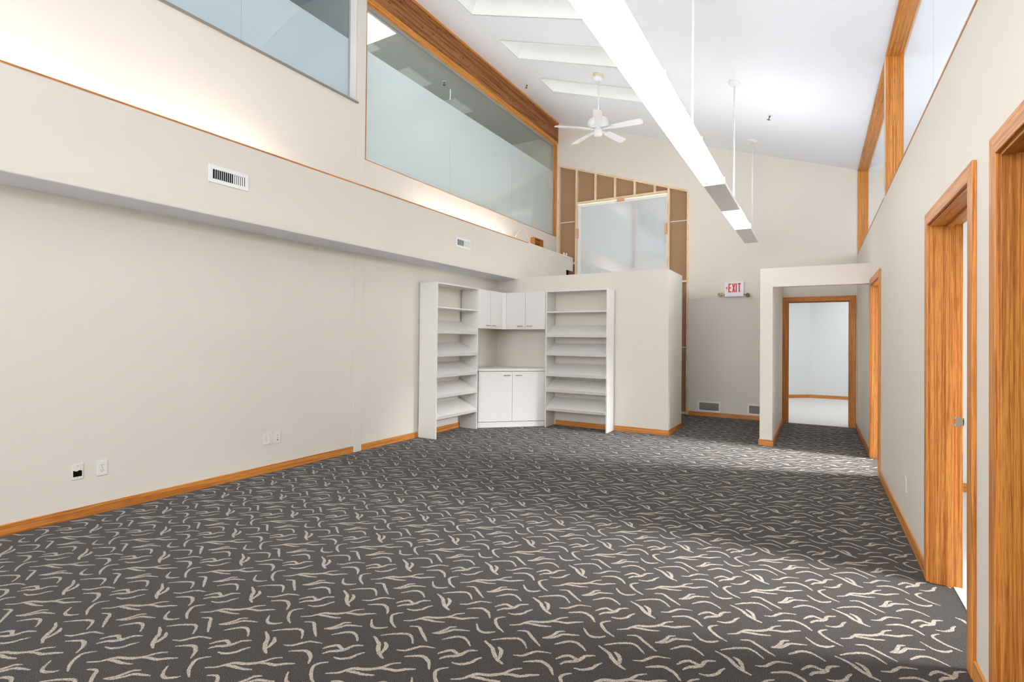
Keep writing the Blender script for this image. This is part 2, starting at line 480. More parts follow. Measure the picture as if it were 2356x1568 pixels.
beam = struct('trim_4', b, M['beam'])
b = MB(); b.prism([(XL - .02, W2A, 5.935), (XL + .03, W2A, 5.935), (XL + .03, W2A, zc(XL + .03)), (XL - .02, W2A, zc(XL - .02))], (0, YF - .002 - W2A, 0))
struct('trim_5', b, M['gold_oak'])
b = MB(); b.box(XL, XL + .016, W2A, YF - .002, W2Z1 + .026, W2Z1 + .05)
struct('trim_6', b, M['gold_oak'])

def window_left_grey():
    w = empty('window_1', (XL, 1.0, W1Z0), kind='structure')
    gx = -4.857
    b = MB(); b.box(gx - .03, XL + .004, W1B - .004, W1B, W1Z0, 5.75); build('white_reveal', b, M['white_trim'], w)
    b = MB(); b.box(gx - .03, XL + .022, YB + .3, W1B + .035, W1Z0 - .016, W1Z0 + .003); build('metal_sill', b, M['alu'], w)
    b = MB(); b.box(gx - .008, gx + .008, W1B - .03, W1B - .004, W1Z0, 5.75); build('glazing_channel', b, M['alu_pale'], w)
    ys = [YB + .3, -.9, 1.05, 3.0, W1B - .03]
    for a, c in zip(ys, ys[1:]):
        b = MB(); b.box(gx - .004, gx + .004, a + .0015, c - .0015, 4.95, 5.75); build('glass_pane', b, M['glass_blue'], w)
        b = MB(); b.box(gx - .004, gx + .004, a + .0015, c - .0015, W1Z0, 4.95); build('frosted_film', b, M['frost_blue'], w)
window_left_grey()

# upper rooms behind the left glazing
def upper_room():
    b = MB(); b.box(-9.0, XLO, YB, 4.42, 3.2, 3.25); b.box(-9.0, XLO, 4.48, YF, 3.2, 3.25)
    struct('floor_upper_rooms', b, M['pale_carpet'])
    b = MB(); b.box(-9.1, -9.0, YB, YF + .1, 3.2, 5.85); b.box(-9.0, XLO, 4.42, 4.48, 3.2, 5.72); b.box(-9.0, XLO, YF, YF + .1, 3.2, 5.85); b.box(-9.0, XLO, YB - .1, YB, 3.2, 5.85)
    struct('wall_upper_rooms', b, M['wall'])
    b = MB(); b.box(-9.1, XLO + .01, YB, YF + .1, 5.70, 5.8)
    struct('ceiling_upper_rooms', b, M['upper_ceiling'])
    spots = [(-5.76, 4.88, True), (-6.25, 5.05, False), (-6.25, 6.27, False), (-6.25, 7.49, False), (-7.6, 6.27, True), (-8.6, 1.0, True), (-8.6, -1.6, True)]
    for i, (x, y, lit) in enumerate(spots):
        e = empty('ceiling_panel', (x + .3, y + .3, 5.70))
        tag(e, ['brightest ceiling panel behind the oak framed glass, at its near end', 'dim ceiling panel beside the brightest one behind the oak framed glass',
                'lilac grey ceiling panel above the first full pane behind the oak framed glass', 'lilac grey ceiling panel behind the middle pane of the oak framed glass',
                'ceiling panel deep in the upper room behind the oak framed glass', 'ceiling panel behind the blue tinted glass', 'ceiling panel at the near end behind the blue tinted glass'][i], 'ceiling light', 'ceiling panels of the upper rooms')
        m = MB(); m.box(x, x + .61, y, y + .61, 5.685, 5.70); f = build('panel_frame', m, M['white_trim'], e)
        m = MB(); m.box(x + .02, x + .59, y + .02, y + .59, 5.682, 5.686); build('panel_lens', m, M['upper_panel'] if lit else M['lens_off'], e)
upper_room()

# ------------------------------------------------------------------ ceiling with skylight wells
WX0, WX1 = -3.985, -2.15
WELLS = [(-1.19, -.63), (.07, .63), (1.33, 1.89), (2.59, 3.15), (3.85, 4.41), (5.11, 5.676), (6.367, 6.92), (7.625, 8.147)]
def ceiling():
    b = MB(); T = .06
    def slab(x0, x1, y0, y1):
        b.hexa([(x0, y0, zc(x0)), (x1, y0, zc(x1)), (x1, y1, zc(x1)), (x0, y1, zc(x0)),
                (x0, y0, zc(x0) + T), (x1, y0, zc(x1) + T), (x1, y1, zc(x1) + T), (x0, y1, zc(x0) + T)])
    slab(XLO, WX0, YB, YF + .1); slab(WX1, 2.6, YB, YF + .1)
    ys = [YB] + [v for w in WELLS for v in w] + [YF + .1]
    for k in range(0, len(ys), 2): slab(WX0, WX1, ys[k], ys[k + 1])
    struct('ceiling', b, M['ceiling'])
    for k, (y0, y1) in enumerate(WELLS):
        n = Vector((SL, 0, 1)).normalized(); h = n * .235
        c = [Vector((x, y, zc(x))) for x, y in ((WX0, y0), (WX1, y0), (WX1, y1), (WX0, y1))]
        s = empty('window_%d' % (10 + k), c[0], kind='structure')
        m = MB()
        for a, d in zip(c, c[1:] + c[:1]):
            out = (a + d) / 2 - sum(c, Vector()) / 4; out.normalize()
            a, d = a - out * .004, d - out * .004
            m.hexa([a, d, d + out * .02, a + out * .02, a + h, d + h, d + out * .02 + h, a + out * .02 + h])
        build('skylight_well', m, M['well'], s)
        m = MB(); m.prism([p + h for p in c], n * .02); build('skylight_panel', m, M['lid'], s)
ceiling()

# ------------------------------------------------------------------ right wall with doors and clerestories
DA = (1.50, 2.485); DB = (2.87, 3.815); DC = (6.53, 7.515); DZ = 2.06
CZ = 2.79
CW1 = (YB + .3, 6.09); CW2 = (6.222, YF)
b = MB()
ys = [YB, DA[0], DA[1], DB[0], DB[1], DC[0], DC[1], YF]
for k in range(0, 8, 2): b.box(XR, XRO, ys[k], ys[k + 1], 0, CZ)
for d in (DA, DB, DC): b.box(XR, XRO, d[0], d[1], DZ, CZ)
def colr(y0, y1):
    b.prism([(XR, y0, CZ), (XRO, y0, CZ), (XRO, y0, zc(XRO) + .03), (XR, y0, zc(XR) + .03)], (0, y1 - y0, 0))
colr(YB, CW1[0]); colr(CW1[1], CW2[0])
struct('wall_right', b, M['wall'])

def clerestory(name, y0, y1, near_jamb):
    w = empty(name, (XR, (y0 + y1) / 2, CZ), kind='structure'); gx = .637
    b = MB(); b.box(XR - .002, XRO, y1 - .010, y1, CZ, zc(XR) - .004)
    if near_jamb: b.box(XR + .004, XRO, y0, y0 + .010, CZ, zc(XR) - .004)
    build('side_jamb', b, M['oak_z'], w)
    b = MB(); b.prism([(XR - .002, y0, zc(XR) - .016), (XRO, y0, zc(XRO) - .016), (XRO, y0, zc(XRO) - .002), (XR - .002, y0, zc(XR) - .002)], (0, y1 - y0, 0))
    build('head_board', b, M['oak_y'], w)
    b = MB(); b.box(XR - .003, XRO, y0, y1, CZ - .010, CZ + .003); build('sill', b, M['oak_y'], w)
    ys = [y0]
    n = max(1, round((y1 - y0) / 1.9))
    for k in range(n):
        a, c = y0 + (y1 - y0) * k / n, y0 + (y1 - y0) * (k + 1) / n
        b = MB(); b.box(gx, gx + .008, a + .0015, c - .0015, CZ + .003, zc(gx) - .018); build('glass_pane', b, M['glass_grazing'], w)
clerestory('window_4', CW1[0], CW1[1], True)
clerestory('window_5', CW2[0], CW2[1], True)

def doorway_right(name, d, strike=False):
    y0, y1 = d
    o = empty(name, (XR, (y0 + y1) / 2, 0), kind='structure')
    cw, pr = .068, .017
    def casing(xs):
        b = MB(); b.prism([(xs, y1 - .006, 0), (xs, y1 + cw, 0), (xs, y1 + cw, DZ + cw), (xs, y1 - .006, DZ - .006)], ((XR - xs) and (XR - xs), 0, 0))
        build('casing_leg', b, M['oak_z'], o, .003)
        b = MB(); b.prism([(xs, y0 + .006, 0), (xs, y0 - cw, 0), (xs, y0 - cw, DZ + cw), (xs, y0 + .006, DZ - .006)], (XR - xs, 0, 0))
        build('casing_leg', b, M['oak_z'], o, .003)
        b = MB(); b.prism([(xs, y1 - .006, DZ - .006), (xs, y1 + cw, DZ + cw), (xs, y0 - cw, DZ + cw), (xs, y0 + .006, DZ - .006)], (XR - xs, 0, 0))
        build('casing_head', b, M['oak_y'], o, .003)
    casing(XR - pr)
    x1 = XRO + .004
    b = MB(); b.box(XR - .003, x1, y1 - .018, y1, 0, DZ); b.box(XR - .003, x1, y0, y0 + .018, 0, DZ); build('side_jamb', b, M['oak_z'], o, .002)
    b = MB(); b.box(XR - .003, x1, y0 + .018, y1 - .018, DZ - .018, DZ); build('head_jamb', b, M['oak_y'], o, .002)
    b = MB(); b.box(XR + .066, XR + .098, y1 - .031, y1 - .018, 0, DZ - .018); b.box(XR + .066, XR + .098, y0 + .018, y0 + .031, 0, DZ - .018)
    build('side_stop', b, M['oak_z'], o, .002)
    b = MB(); b.box(XR + .066, XR + .098, y0 + .018, y1 - .018, DZ - .031, DZ - .018); build('head_stop', b, M['oak_y'], o, .002)
    if strike:
        yy = y1 - .018
        b = MB(); b.box(.664, .702, yy - .0016, yy, .905, .918); b.box(.664, .702, yy - .0016, yy, .945, .958)
        b.box(.664, .669, yy - .0016, yy, .918, .945); b.box(.684, .716, yy - .0016, yy, .918, .945); b.box(.712, .716, yy - .0016, yy + .012, .91, .953)
        p = build('strike_plate', b, M['nickel'], o)
        b = MB()
        for z in (.9115, .9515): b.tube((.678, yy - .003, z), (.678, yy - .001, z), .0035, seg=10)
        build('screw', b, M['alu_pale'], p)
doorway_right('door_1', DA); doorway_right('door_2', DB, True); doorway_right('door_3', DC)

# ------------------------------------------------------------------ far wall: framed opening, doorway, hall
FX0, FX1 = -4.742, -2.045         # framed bay
def ztop(x): return 5.075 - (x + 4.742) * .3345
FDX0, FDX1, FDZ = -.428, .478, 2.055
b = MB(); T = .14
b.box(FX1, FDX0, YF, YF + T, 0, 3.0); b.box(FDX0, FDX1, YF, YF + T, FDZ, 3.0); b.box(FDX1, 1.2, YF, YF + T, 0, 3.0)
b.prism([(FX1, YF, 3.0), (1.2, YF, 3.0), (1.2, YF, zc(1.2) + .03), (FX1, YF, zc(FX1) + .03)], (0, T, 0))
b.prism([(FX0, YF, ztop(FX0)), (FX1, YF, ztop(FX1)), (FX1, YF, zc(FX1) + .03), (FX0, YF, zc(FX0) + .03)], (0, T, 0))
b.prism([(XLO, YF, 0), (FX0, YF, 0), (FX0, YF, zc(FX0) + .03), (XLO, YF, zc(XLO) + .03)], (0, T, 0))
struct('wall_far', b, M['wall'])

def framing():
    e = empty('stud_framing', (-3.4, YF + .01, 0), 'exposed pine stud framing over brown board around the far window', 'wall framing')
    y0, y1 = YF + .002, YF + .09
    WL, WR = -4.318, -2.425
    for x, z0, z1 in [(-4.722, 0, None), (WL, 0, None), (-3.90, 4.225, None), (-3.485, 4.225, None), (-3.085, 4.225, None), (-2.69, 4.225, None), (WR, 0, None), (-2.066, 0, None)]:
        w = .021
        b = MB(); zt = min(ztop(x - w), ztop(x + w)) - .045
        b.hexa([(x - w, y0, z0), (x + w, y0, z0), (x + w, y1, z0), (x - w, y1, z0), (x - w, y0, ztop(x - w) - .04), (x + w, y0, ztop(x + w) - .04), (x + w, y1, ztop(x + w) - .04), (x - w, y1, ztop(x - w) - .04)])
        build('stud', b, M['pine_z'], e)
    b = MB(); b.prism([(FX0, y0 - .003, ztop(FX0) - .04), (FX1, y0 - .003, ztop(FX1) - .04), (FX1, y0 - .003, ztop(FX1)), (FX0, y0 - .003, ztop(FX0))], (0, .09, 0)); build('top_plate', b, M['pine_x'], e)
    b = MB(); b.box(WL + .021, WR - .021, y0 - .002, y1, 4.178, 4.225); build('window_header', b, M['pine_x'], e)
    b = MB(); b.box(FX0 + .04, FX1 - .04, y0 + .004, y1, .01, .05); build('bottom_plate', b, M['pine_x'], e)
    b = MB(); b.box(WR + .021, -2.087, y0 + .004, y1, 2.46, 2.50); build('blocking', b, M['pine_x'], e)
    b = MB(); b.box(-4.701, WL - .021, y0 + .004, y1, 2.94, 2.985); build('blocking', b, M['pine_x'], e)
    b = MB(); b.box(WL + .021, WR - .021, y0 + .004, y1, 2.50, 2.55); build('window_sill_plate', b, M['pine_x'], e)
    yb = y1 - .02
    for xa, xb, za in ((-4.701, WL - .02, .05), (WR + .02, -2.087, .05), (WL, WR, 4.225)):
        b = MB(); b.prism([(xa, yb, za), (xb, yb, za), (xb, yb, ztop(xb) - .04), (xa, yb, ztop(xa) - .04)], (0, .012, 0)); build('sheathing_board', b, M['board'], e)
    b = MB(); b.box(WL, WR, yb, yb + .012, .05, 2.5); build('sheathing_board', b, M['board'], e)
    for xa, xb, z in ((-4.701, WL - .02, 3.845), (WR + .02, -2.087, 3.63), (WR + .02, -2.087, 1.25)):
        b = MB(); b.box(xa, xb, yb - .003, yb, z - .008, z + .008); build('joint_tape', b, M['tape'], e)
framing()

def window_far():
    w = empty('window_3', (-3.37, YF + .03, 2.55), kind='structure')
    xa, xb, za, zb = -4.29, -2.452, 2.56, 4.165
    y = YF + .02
    b = MB(); b.box(xa, xa + .045, y, y + .05, za, zb); b.box(xb - .018, xb, y, y + .05, za, zb)
    b.box(xa + .045, xb - .018, y, y + .05, zb - .04, zb); b.box(xa + .045, xb - .018, y, y + .05, za, za + .04)
    build('window_frame', b, M['white_trim'], w, .003)
    b = MB(); b.box(xa + .03, xa + .045 + .022, y - .01, y + .02, za, zb - .035); b.box(xa + .067, xb - .02, y - .01, y + .02, zb - .058, zb - .035)
    build('glazing_bead', b, M['white_trim'], w, .002)
    b = MB(); b.box(xa + .06, xb - .018, y + .022, y + .030, za + .04, zb - .05); build('glass_pane', b, M['mirror_pane'], w)
    for x, z, h, l in ((-3.363, 4.155, .03, .075), (-4.290, 3.575, .10, .028), (-2.475, 3.50, .10, .022)):
        b = MB(); b.box(x - l, x + l, y - .03, y + .0, z - h / 1.0, z + h / 1.0 if h > .05 else z + h); build('shim_block', b, M['shim'], w, .003)
window_far()

# hall portal
XW0, XW1 = -.645, -.495
b = MB(); b.prism([(XW0, YW, 0), (XW1, YW, 0), (XW1, YW, 2.09), (XR, YW, 2.09), (XR, YW, 2.338), (XW0, YW, 2.338)], (0, .13, 0)); b.box(XW0, XW1, YW + .13, YF, 0, 2.338)
struct('wall_hall', b, M['wall'], .002)
# closet block
b = MB(); b.box(XL, XP, YP, YP + .1, 0, 2.405); b.box(XP - .1, XP, YP + .1, YPE, 0, 2.405); b.box(XL, XP - .1, YP + .1, YPE, 2.33, 2.405)
struct('wall_closet', b, M['wall'])

def far_door():
    o = empty('door_4', (.02, YF, 0), kind='structure'); cw, pr = .072, .017
    x0, x1, z = FDX0, FDX1, FDZ; ys = YF - pr
    b = MB(); b.prism([(x0 + .006, ys, 0), (x0 - cw, ys, 0), (x0 - cw, ys, z + cw), (x0 + .006, ys, z - .006)], (0, pr, 0)); build('casing_leg', b, M['oak_z'], o, .003)
    b = MB(); b.prism([(x1 - .006, ys, 0), (x1 + cw, ys, 0), (x1 + cw, ys, z + cw), (x1 - .006, ys, z - .006)], (0, pr, 0)); build('casing_leg', b, M['oak_z'], o, .003)
    b = MB(); b.prism([(x0 + .006, ys, z - .006), (x0 - cw, ys, z + cw), (x1 + cw, ys, z + cw), (x1 - .006, ys, z - .006)], (0, pr, 0)); build('casing_head', b, M['oak_x'], o, .003)
    b = MB(); b.box(x0, x0 + .014, YF, YF + T, 0, z); b.box(x1 - .014, x1, YF, YF + T, 0, z); build('side_jamb', b, M['oak_z'], o)
    b = MB(); b.box(x0, x1, YF, YF + T, z - .014, z); build('head_jamb', b, M['oak_x'], o)
    b = MB(); b.box(x1 - .026, x1 - .014, YF + .05, YF + .085, 0, z - .014); b.box(x0 + .014, x0 + .026, YF + .05, YF + .085, 0, z - .014); b.box(x0 + .026, x1 - .026, YF + .05, YF + .085, z - .026, z - .014); build('door_stop', b, M['oak_z'], o)
far_door()

# ------------------------------------------------------------------ baseboards
def bb(name, mat, pts, nrm, h=.079, t=.014):
    (xa, ya), (xb, yb) = pts; nx, ny = nrm
    b = MB()
    b.hexa([(xa, ya, 0), (xb, yb, 0), (xb + nx * t, yb + ny * t, 0), (xa + nx * t, ya + ny * t, 0),
            (xa, ya, h), (xb, yb, h), (xb + nx * t * .8, yb + ny * t * .8, h), (xa + nx * t * .8, ya + ny * t * .8, h)])
    return struct(name, b, mat, .003)
bb('baseboard_left', M['oak_y'], ((XL, YB), (XL, 4.40)), (1, 0))
bb('baseboard_left', M['oak_y'], ((XL, 4.533), (XL, 5.555)), (1, 0))
bb('baseboard_left', M['oak_y'], ((XL, 5.64), (XL, 6.54)), (1, 0))
bb('baseboard_closet', M['oak_x'], ((-3.62, YP), (-2.68, YP)), (0, -1))
bb('baseboard_closet', M['oak_x'], ((-2.632, YP), (-2.30, YP)), (0, -1))
bb('baseboard_closet', M['oak_x'], ((-2.30, YP), (XP + .014, YP)), (0, -1))
bb('baseboard_closet', M['oak_y'], ((XP, YP - .004), (XP, YPE + .01)), (1, 0))
bb('baseboard_far', M['oak_x'], ((FX1 + .004, YF), (XW0, YF)), (0, -1))
bb('baseboard_hall', M['oak_x'], ((XW0 - .014, YW), (XW1 + .014, YW)), (0, -1))
bb('baseboard_hall', M['oak_y'], ((XW1, YW), (XW1, YF - .02)), (1, 0))
bb('baseboard_hall', M['oak_y'], ((XW0, YW), (XW0, YF - .02)), (-1, 0))
bb('baseboard_right', M['oak_y'], ((XR, 7.60), (XR, YF - .02)), (-1, 0))
bb('baseboard_right', M['oak_y'], ((XR, DB[1] + .07), (XR, DC[0] - .07)), (-1, 0))
bb('baseboard_right', M['oak_y'], ((XR, DA[1] + .07), (XR, DB[0] - .07)), (-1, 0))
bb('baseboard_right', M['oak_y'], ((XR, YB), (XR, DA[0] - .07)), (-1, 0))

# ------------------------------------------------------------------ rooms beyond the doors, wall behind the camera
def side_rooms():
    b = MB(); b.box(.672, 4.4, YB, YF + .1, -.1, .004); struct('floor_side_rooms', b, M['pale_carpet'])
    b = MB()
    b.box(XRO, 4.4, 6.27, 6.40, 0, 2.62); b.box(4.4, 4.5, YB, YF + .1, 0, 2.62); b.box(XRO, 4.4, 2.62, 2.70, 0, 2.62); b.box(1.2, 4.5, YF, YF + .1, 0, 2.62)
    b.box(XRO, 4.4, YB - .1, YB, 0, 2.62)
    struct('wall_side_rooms', b, M['wall_cool'])
    b = MB(); b.box(XRO, 4.5, YB, YF + .1, 2.62, 2.70); struct('ceiling_side_rooms', b, M['ceiling'])
    bb('baseboard_side_rooms', M['oak_x'], ((XRO + .02, 6.27), (4.4, 6.27)), (0, -1), .085)
    for k, (y0, y1) in enumerate(((3.1, 5.1), (7.0, 9.0))):
        w = empty('window_%d' % (6 + k), (4.4, (y0 + y1) / 2, 1.0), kind='structure')
        m = MB(); m.box(4.36, 4.4, y0 - .06, y1 + .06, .84, .9); m.box(4.36, 4.4, y0 - .06, y1 + .06, 2.2, 2.26); m.box(4.36, 4.4, y0 - .06, y0, .9, 2.2); m.box(4.36, 4.4, y1, y1 + .06, .9, 2.2)
        build('window_frame', m, M['white_trim'], w)
        m = MB(); m.box(4.385, 4.395, y0, y1, .9, 2.2); build('glass_pane', m, M['day_mid' if k else 'day'], w)
    # space above the side rooms, seen through the clerestories
    b = MB(); b.box(2.5, 2.6, YB, YF + .1, 2.70, zc(2.5) + .03)
    b.box(XRO, 2.5, YB - .1, YB, 2.70, zc(2.5)); b.box(1.19, 2.6, YF, YF + .1, 2.70, zc(2.5) + .03)
    m = MB(); m.box(2.485, 2.495, 1.0, 9.0, 2.85, 3.35); w = struct('window_8', m, M['high_fill'])  # unseen glowing pane added to brighten the space behind the clerestories
    struct('wall_clerestory_space', b, M['wall_cool'])
side_rooms()

def far_room():
    b = MB(); b.box(-3.0, 3.5, 9.985, 14.9, -.1, .004); struct('floor_far_room', b, M['pale_carpet'])
    b = MB()
    b.box(-.132, 3.5, 14.74, 14.84, 0, 2.9)
    b.prism([(-.132, 14.74, 0), (-1.6, 13.44, 0), (-1.66, 13.51, 0), (-.19, 14.81, 0)], (0, 0, 2.9))
    b.box(-3.0, -1.6, 13.40, 13.50, 0, 2.9); b.box(-3.1, -3.0, YF + T, 13.5, 0, 2.9); b.box(3.5, 3.6, YF + T, 14.84, 0, 2.9)
    b.box(-3.1, -.6, YF + T + .001, YF + T + .03, 0, 2.9); b.box(.6, 3.6, YF + T + .001, YF + T + .03, 0, 2.9); b.box(-.6, .6, YF + T + .001, YF + T + .03, FDZ + .1, 2.9)
    struct('wall_far_room', b, M['wall_cool'])
    b = MB(); b.box(-3.1, 3.6, YF + T, 14.9, 2.9, 2.98); struct('ceiling_far_room', b, M['ceiling'])
    bb('baseboard_far_room', M['oak_x'], ((-.132, 14.74), (3.5, 14.74)), (0, -1), .085)
    n = Vector((1.468, 1.30)).normalized()
    bb('baseboard_far_room', M['oak_x'], ((-1.6, 13.44), (-.132, 14.74)), (n.y, -n.x), .085)
    for k, (x, y) in enumerate(((-1.3, 11.6), (1.2, 11.6), (1.2, 13.4))):
        e = empty('ceiling_panel', (x, y, 2.9)); tag(e, 'lit ceiling panel in the bright room past the far doorway', 'ceiling light', 'ceiling panels of the far room')
        m = MB(); m.box(x - .32, x + .32, y - .62, y + .62, 2.885, 2.9); build('panel_frame', m, M['white_trim'], e)
        m = MB(); m.box(x - .3, x + .3, y - .6, y + .6, 2.88, 2.886); build('panel_lens', m, M['panel'], e)
far_room()

def near_wall():
    b = MB()
    b.box(XLO, -2.7, YB - .12, YB, 0, .5); b.box(-2.7, XRO, YB - .12, YB, 0, 1.7); b.box(XLO, XRO, YB - .12, YB, 3.9, 4.1)
    for x0, x1 in ((-2.7, -2.5), (-.8, -.6), (.45, XRO)): b.box(x0, x1, YB - .12, YB, 1.7, 3.9)  # window openings added behind the camera so sky light fills the room
    b.box(XLO, -4.4, YB - .12, YB, .5, 3.9)
    b.prism([(XLO, YB - .12, 4.1), (XRO, YB - .12, 4.1), (XLO, YB - .12, zc(XLO))], (0, .12, 0))
    struct('wall_near', b, M['wall'])
near_wall()

# ------------------------------------------------------------------ pendant linear light
def pendant():
    x0, x1, z0, z1 = -1.017, -.804, 2.97, 3.05
    xm = -.905
    e = empty('linear_pendant_light', (xm, 4.0, z1), 'long white linear pendant light hung on rods below the sloping ceiling', 'pendant light')
    ys = [9.235 - 1.203 * k for k in range(10)]
    lit = [False, True, False, True, True, True, True, True, True]
    for k in range(9):
        a, c = ys[k + 1], ys[k]
        b = MB(); b.prism([(x0 + .01, a + .004, z1 - .025), (x1 - .01, a + .004, z1 - .025), (x1 - .02, a + .004, z1), (x0 + .02, a + .004, z1)], (0, c - a - .008, 0))
        build('housing', b, M['white_trim'], e, .003)
        b = MB(); b.prism([(x0 + .004, a + .003, z0), (x1 - .004, a + .003, z0), (x1 - .002, a + .003, z0 + .02), (x1 - .01, a + .003, z1 - .026), (x0 + .01, a + .003, z1 - .026), (x0 + .002, a + .003, z0 + .02)], (0, c - a - .006, 0))
        if lit[k]:
            q = MB(); q.box(x0 + .045, x1 - .045, a + .03, c - .03, z1 + .0005, z1 + .006); build('added_uplight', q, M['upfill_far' if k < 3 else 'upfill'], e)  # glowing top strip added to lift the ceiling brightness
        build('lens', b, M['lens_far' if k < 3 else 'lens'] if lit[k] else M['lens_off'], e, 0, None if lit[k] else 'unlit grey lens')
    for k in range(1, 9):
        b = MB(); b.box(x0 + .001, x1 - .001, ys[k] - .003, ys[k] + .003, z0 - .0012, z1 - .012); build('joint_band', b, M['white_trim'], e)
    for y in (9.3 - .08, 7.06, 4.51, 2.1, -.3):
        b = MB(); b.tube((xm, y, z1 - .01), (xm, y, zc(xm) - .01), .011, seg=12); r = build('rod', b, M['fan_white'], e)
        n = Vector((SL, 0, 1)).normalized()
        b = MB(); b.lathe(Vector((xm, y, zc(xm))), [(.075, -.001), (.075, -.016), (.058, -.034), (.024, -.045)], axis=n); build('canopy', b, M['fan_white'], e)
pendant()

# cove tubes on the soffit
for k, (y0, y1) in enumerate(((-2.4, -1.2), (-.9, .3), (.6, 1.8), (2.0, 3.2), (5.5, 6.65), (6.7, 7.85))):
    e = empty('cove_light', (-4.65, (y0 + y1) / 2, 2.86)); tag(e, 'fluorescent cove light lying on the soffit ledge against the left wall', 'cove light', 'cove lights on the soffit')
    b = MB(); b.box(-4.70, -4.60, y0, y1, 2.86, 2.89); build('channel', b, M['white_trim'], e)
    b = MB(); b.tube((-4.65, y0 + .02, 2.915), (-4.65, y1 - .02, 2.915), .019, seg=10); build('tube', b, M['tube'], e)

# unseen strip lights added on the closet roof to brighten far wall and ceiling
for k, (x0, x1) in enumerate(((-3.5, -2.75), (-2.7, -1.95))):
    e = empty('roof_fill_light', ((x0 + x1) / 2, 8.15, 2.405)); tag(e, 'unseen fill tube added on the closet roof to brighten the far wall and ceiling', 'strip light', 'fill lights added on the closet roof')
    b = MB(); b.box(x0, x1, 8.09, 8.21, 2.406, 2.43); build('channel', b, M['white_trim'], e)
    b = MB(); b.tube((x0 + .02, 8.15, 2.452), (x1 - .02, 8.15, 2.452), .019, seg=10); build('tube', b, M['roof_fill_tube'], e)

# ------------------------------------------------------------------ ceiling fan
def fan():
    fx, fy = -2.795, 7.24; top = zc(fx)
    e = empty('ceiling_fan', (fx, fy, top), 'white five blade ceiling fan on a downrod under the sloping ceiling', 'ceiling fan')
    n = Vector((SL, 0, 1)).normalized()
    b = MB(); b.lathe((fx, fy, top), [(.083, 0), (.083, -.028), (.078, -.03)], axis=n); build('canopy_ring', b, M['fan_ring'], e, 0, 'yellowed ring of the canopy')
    b = MB(); b.lathe((fx, fy, top), [(.078, -.03), (.072, -.062), (.05, -.092), (.022, -.104)], axis=n); build('canopy', b, M['fan_white'], e)
    b = MB(); b.tube((fx, fy, top - .09), (fx, fy, 4.64), .0135); build('downrod', b, M['fan_white'], e)
    b = MB(); b.lathe((fx, fy, 4.64), [(.03, .03), (.045, .01), (.11, 0), (.145, -.025), (.158, -.07), (.158, -.115), (.14, -.14), (.06, -.15)]); build('motor_housing', b, M['fan_white'], e)
    b = MB(); b.lathe((fx, fy, 4.49), [(.062, .01), (.062, -.09), (.054, -.102), (.012, -.106)]); build('switch_housing', b, M['fan_white'], e)
    for k in range(5):
        a = math.radians(2 + 72 * k); d = Vector((math.cos(a), math.sin(a), 0)); s = Vector((-d.y, d.x, 0))
        tilt = math.radians(-13); w = s * math.cos(tilt) + Vector((0, 0, math.sin(tilt))); up = d.cross(w)
        o = Vector((fx, fy, 4.475))
        b = MB()
        b.prism([o + d * .06 - s * .018, o + d * .17 - s * .028 , o + d * .235 - w * .036, o + d * .235 + w * .036, o + d * .17 + s * .028, o + d * .06 + s * .018], (0, 0, .008)); ir = build('blade_iron', b, M['fan_white'], e)
        pts = [o + d * r + w * q for r, q in ((.20, -.05), (.45, -.060), (.62, -.067), (.652, -.052), (.66, 0), (.652, .052), (.62, .067), (.45, .060), (.20, .05))]
        b = MB(); b.prism([p + Vector((0, 0, .008)) for p in pts], up * .006); build('blade', b, M['fan_white'], e)
fan()

# sprinklers
def sprinkler(p, n, label):
    p = Vector(p); n = Vector(n)
    e = empty('fire_sprinkler', p, label, 'sprinkler')
    b = MB(); b.lathe(p, [(.035, 0), (.035, -.004), (.018, -.01)], axis=n); build('escutcheon', b, M['white_trim'], e)
    b = MB(); b.tube(p - n * .006, p - n * .03, .012, seg=10)
    for sgn in (-1, 1): b.path([p - n * .03 + Vector((0, sgn * .009, 0)), p - n * .045 + Vector((0, sgn * .017, 0)), p - n * .062 + Vector((0, sgn * .004, 0))], .004, 6)
    build('head', b, M['sprink'], e)
    b = MB(); b.lathe(p - n * .062, [(.006, .004), (.024, 0), (.024, -.003), (.004, -.004)], axis=n, seg=14); build('deflector', b, M['sprink'], e)
nn = Vector((SL, 0, 1)).normalized()
sprinkler((-4.402, 7.963, zc(-4.402)), nn, 'small fire sprinkler on the ceiling beside the dark cedar beam')
sprinkler((-.565, 8.037, zc(-.565)), nn, 'small fire sprinkler on the ceiling right of the pendant rods')
sprinkler((-5.43, 6.93, 5.70), Vector((0, 0, 1)), 'fire sprinkler on the grey ceiling behind the clear glass')

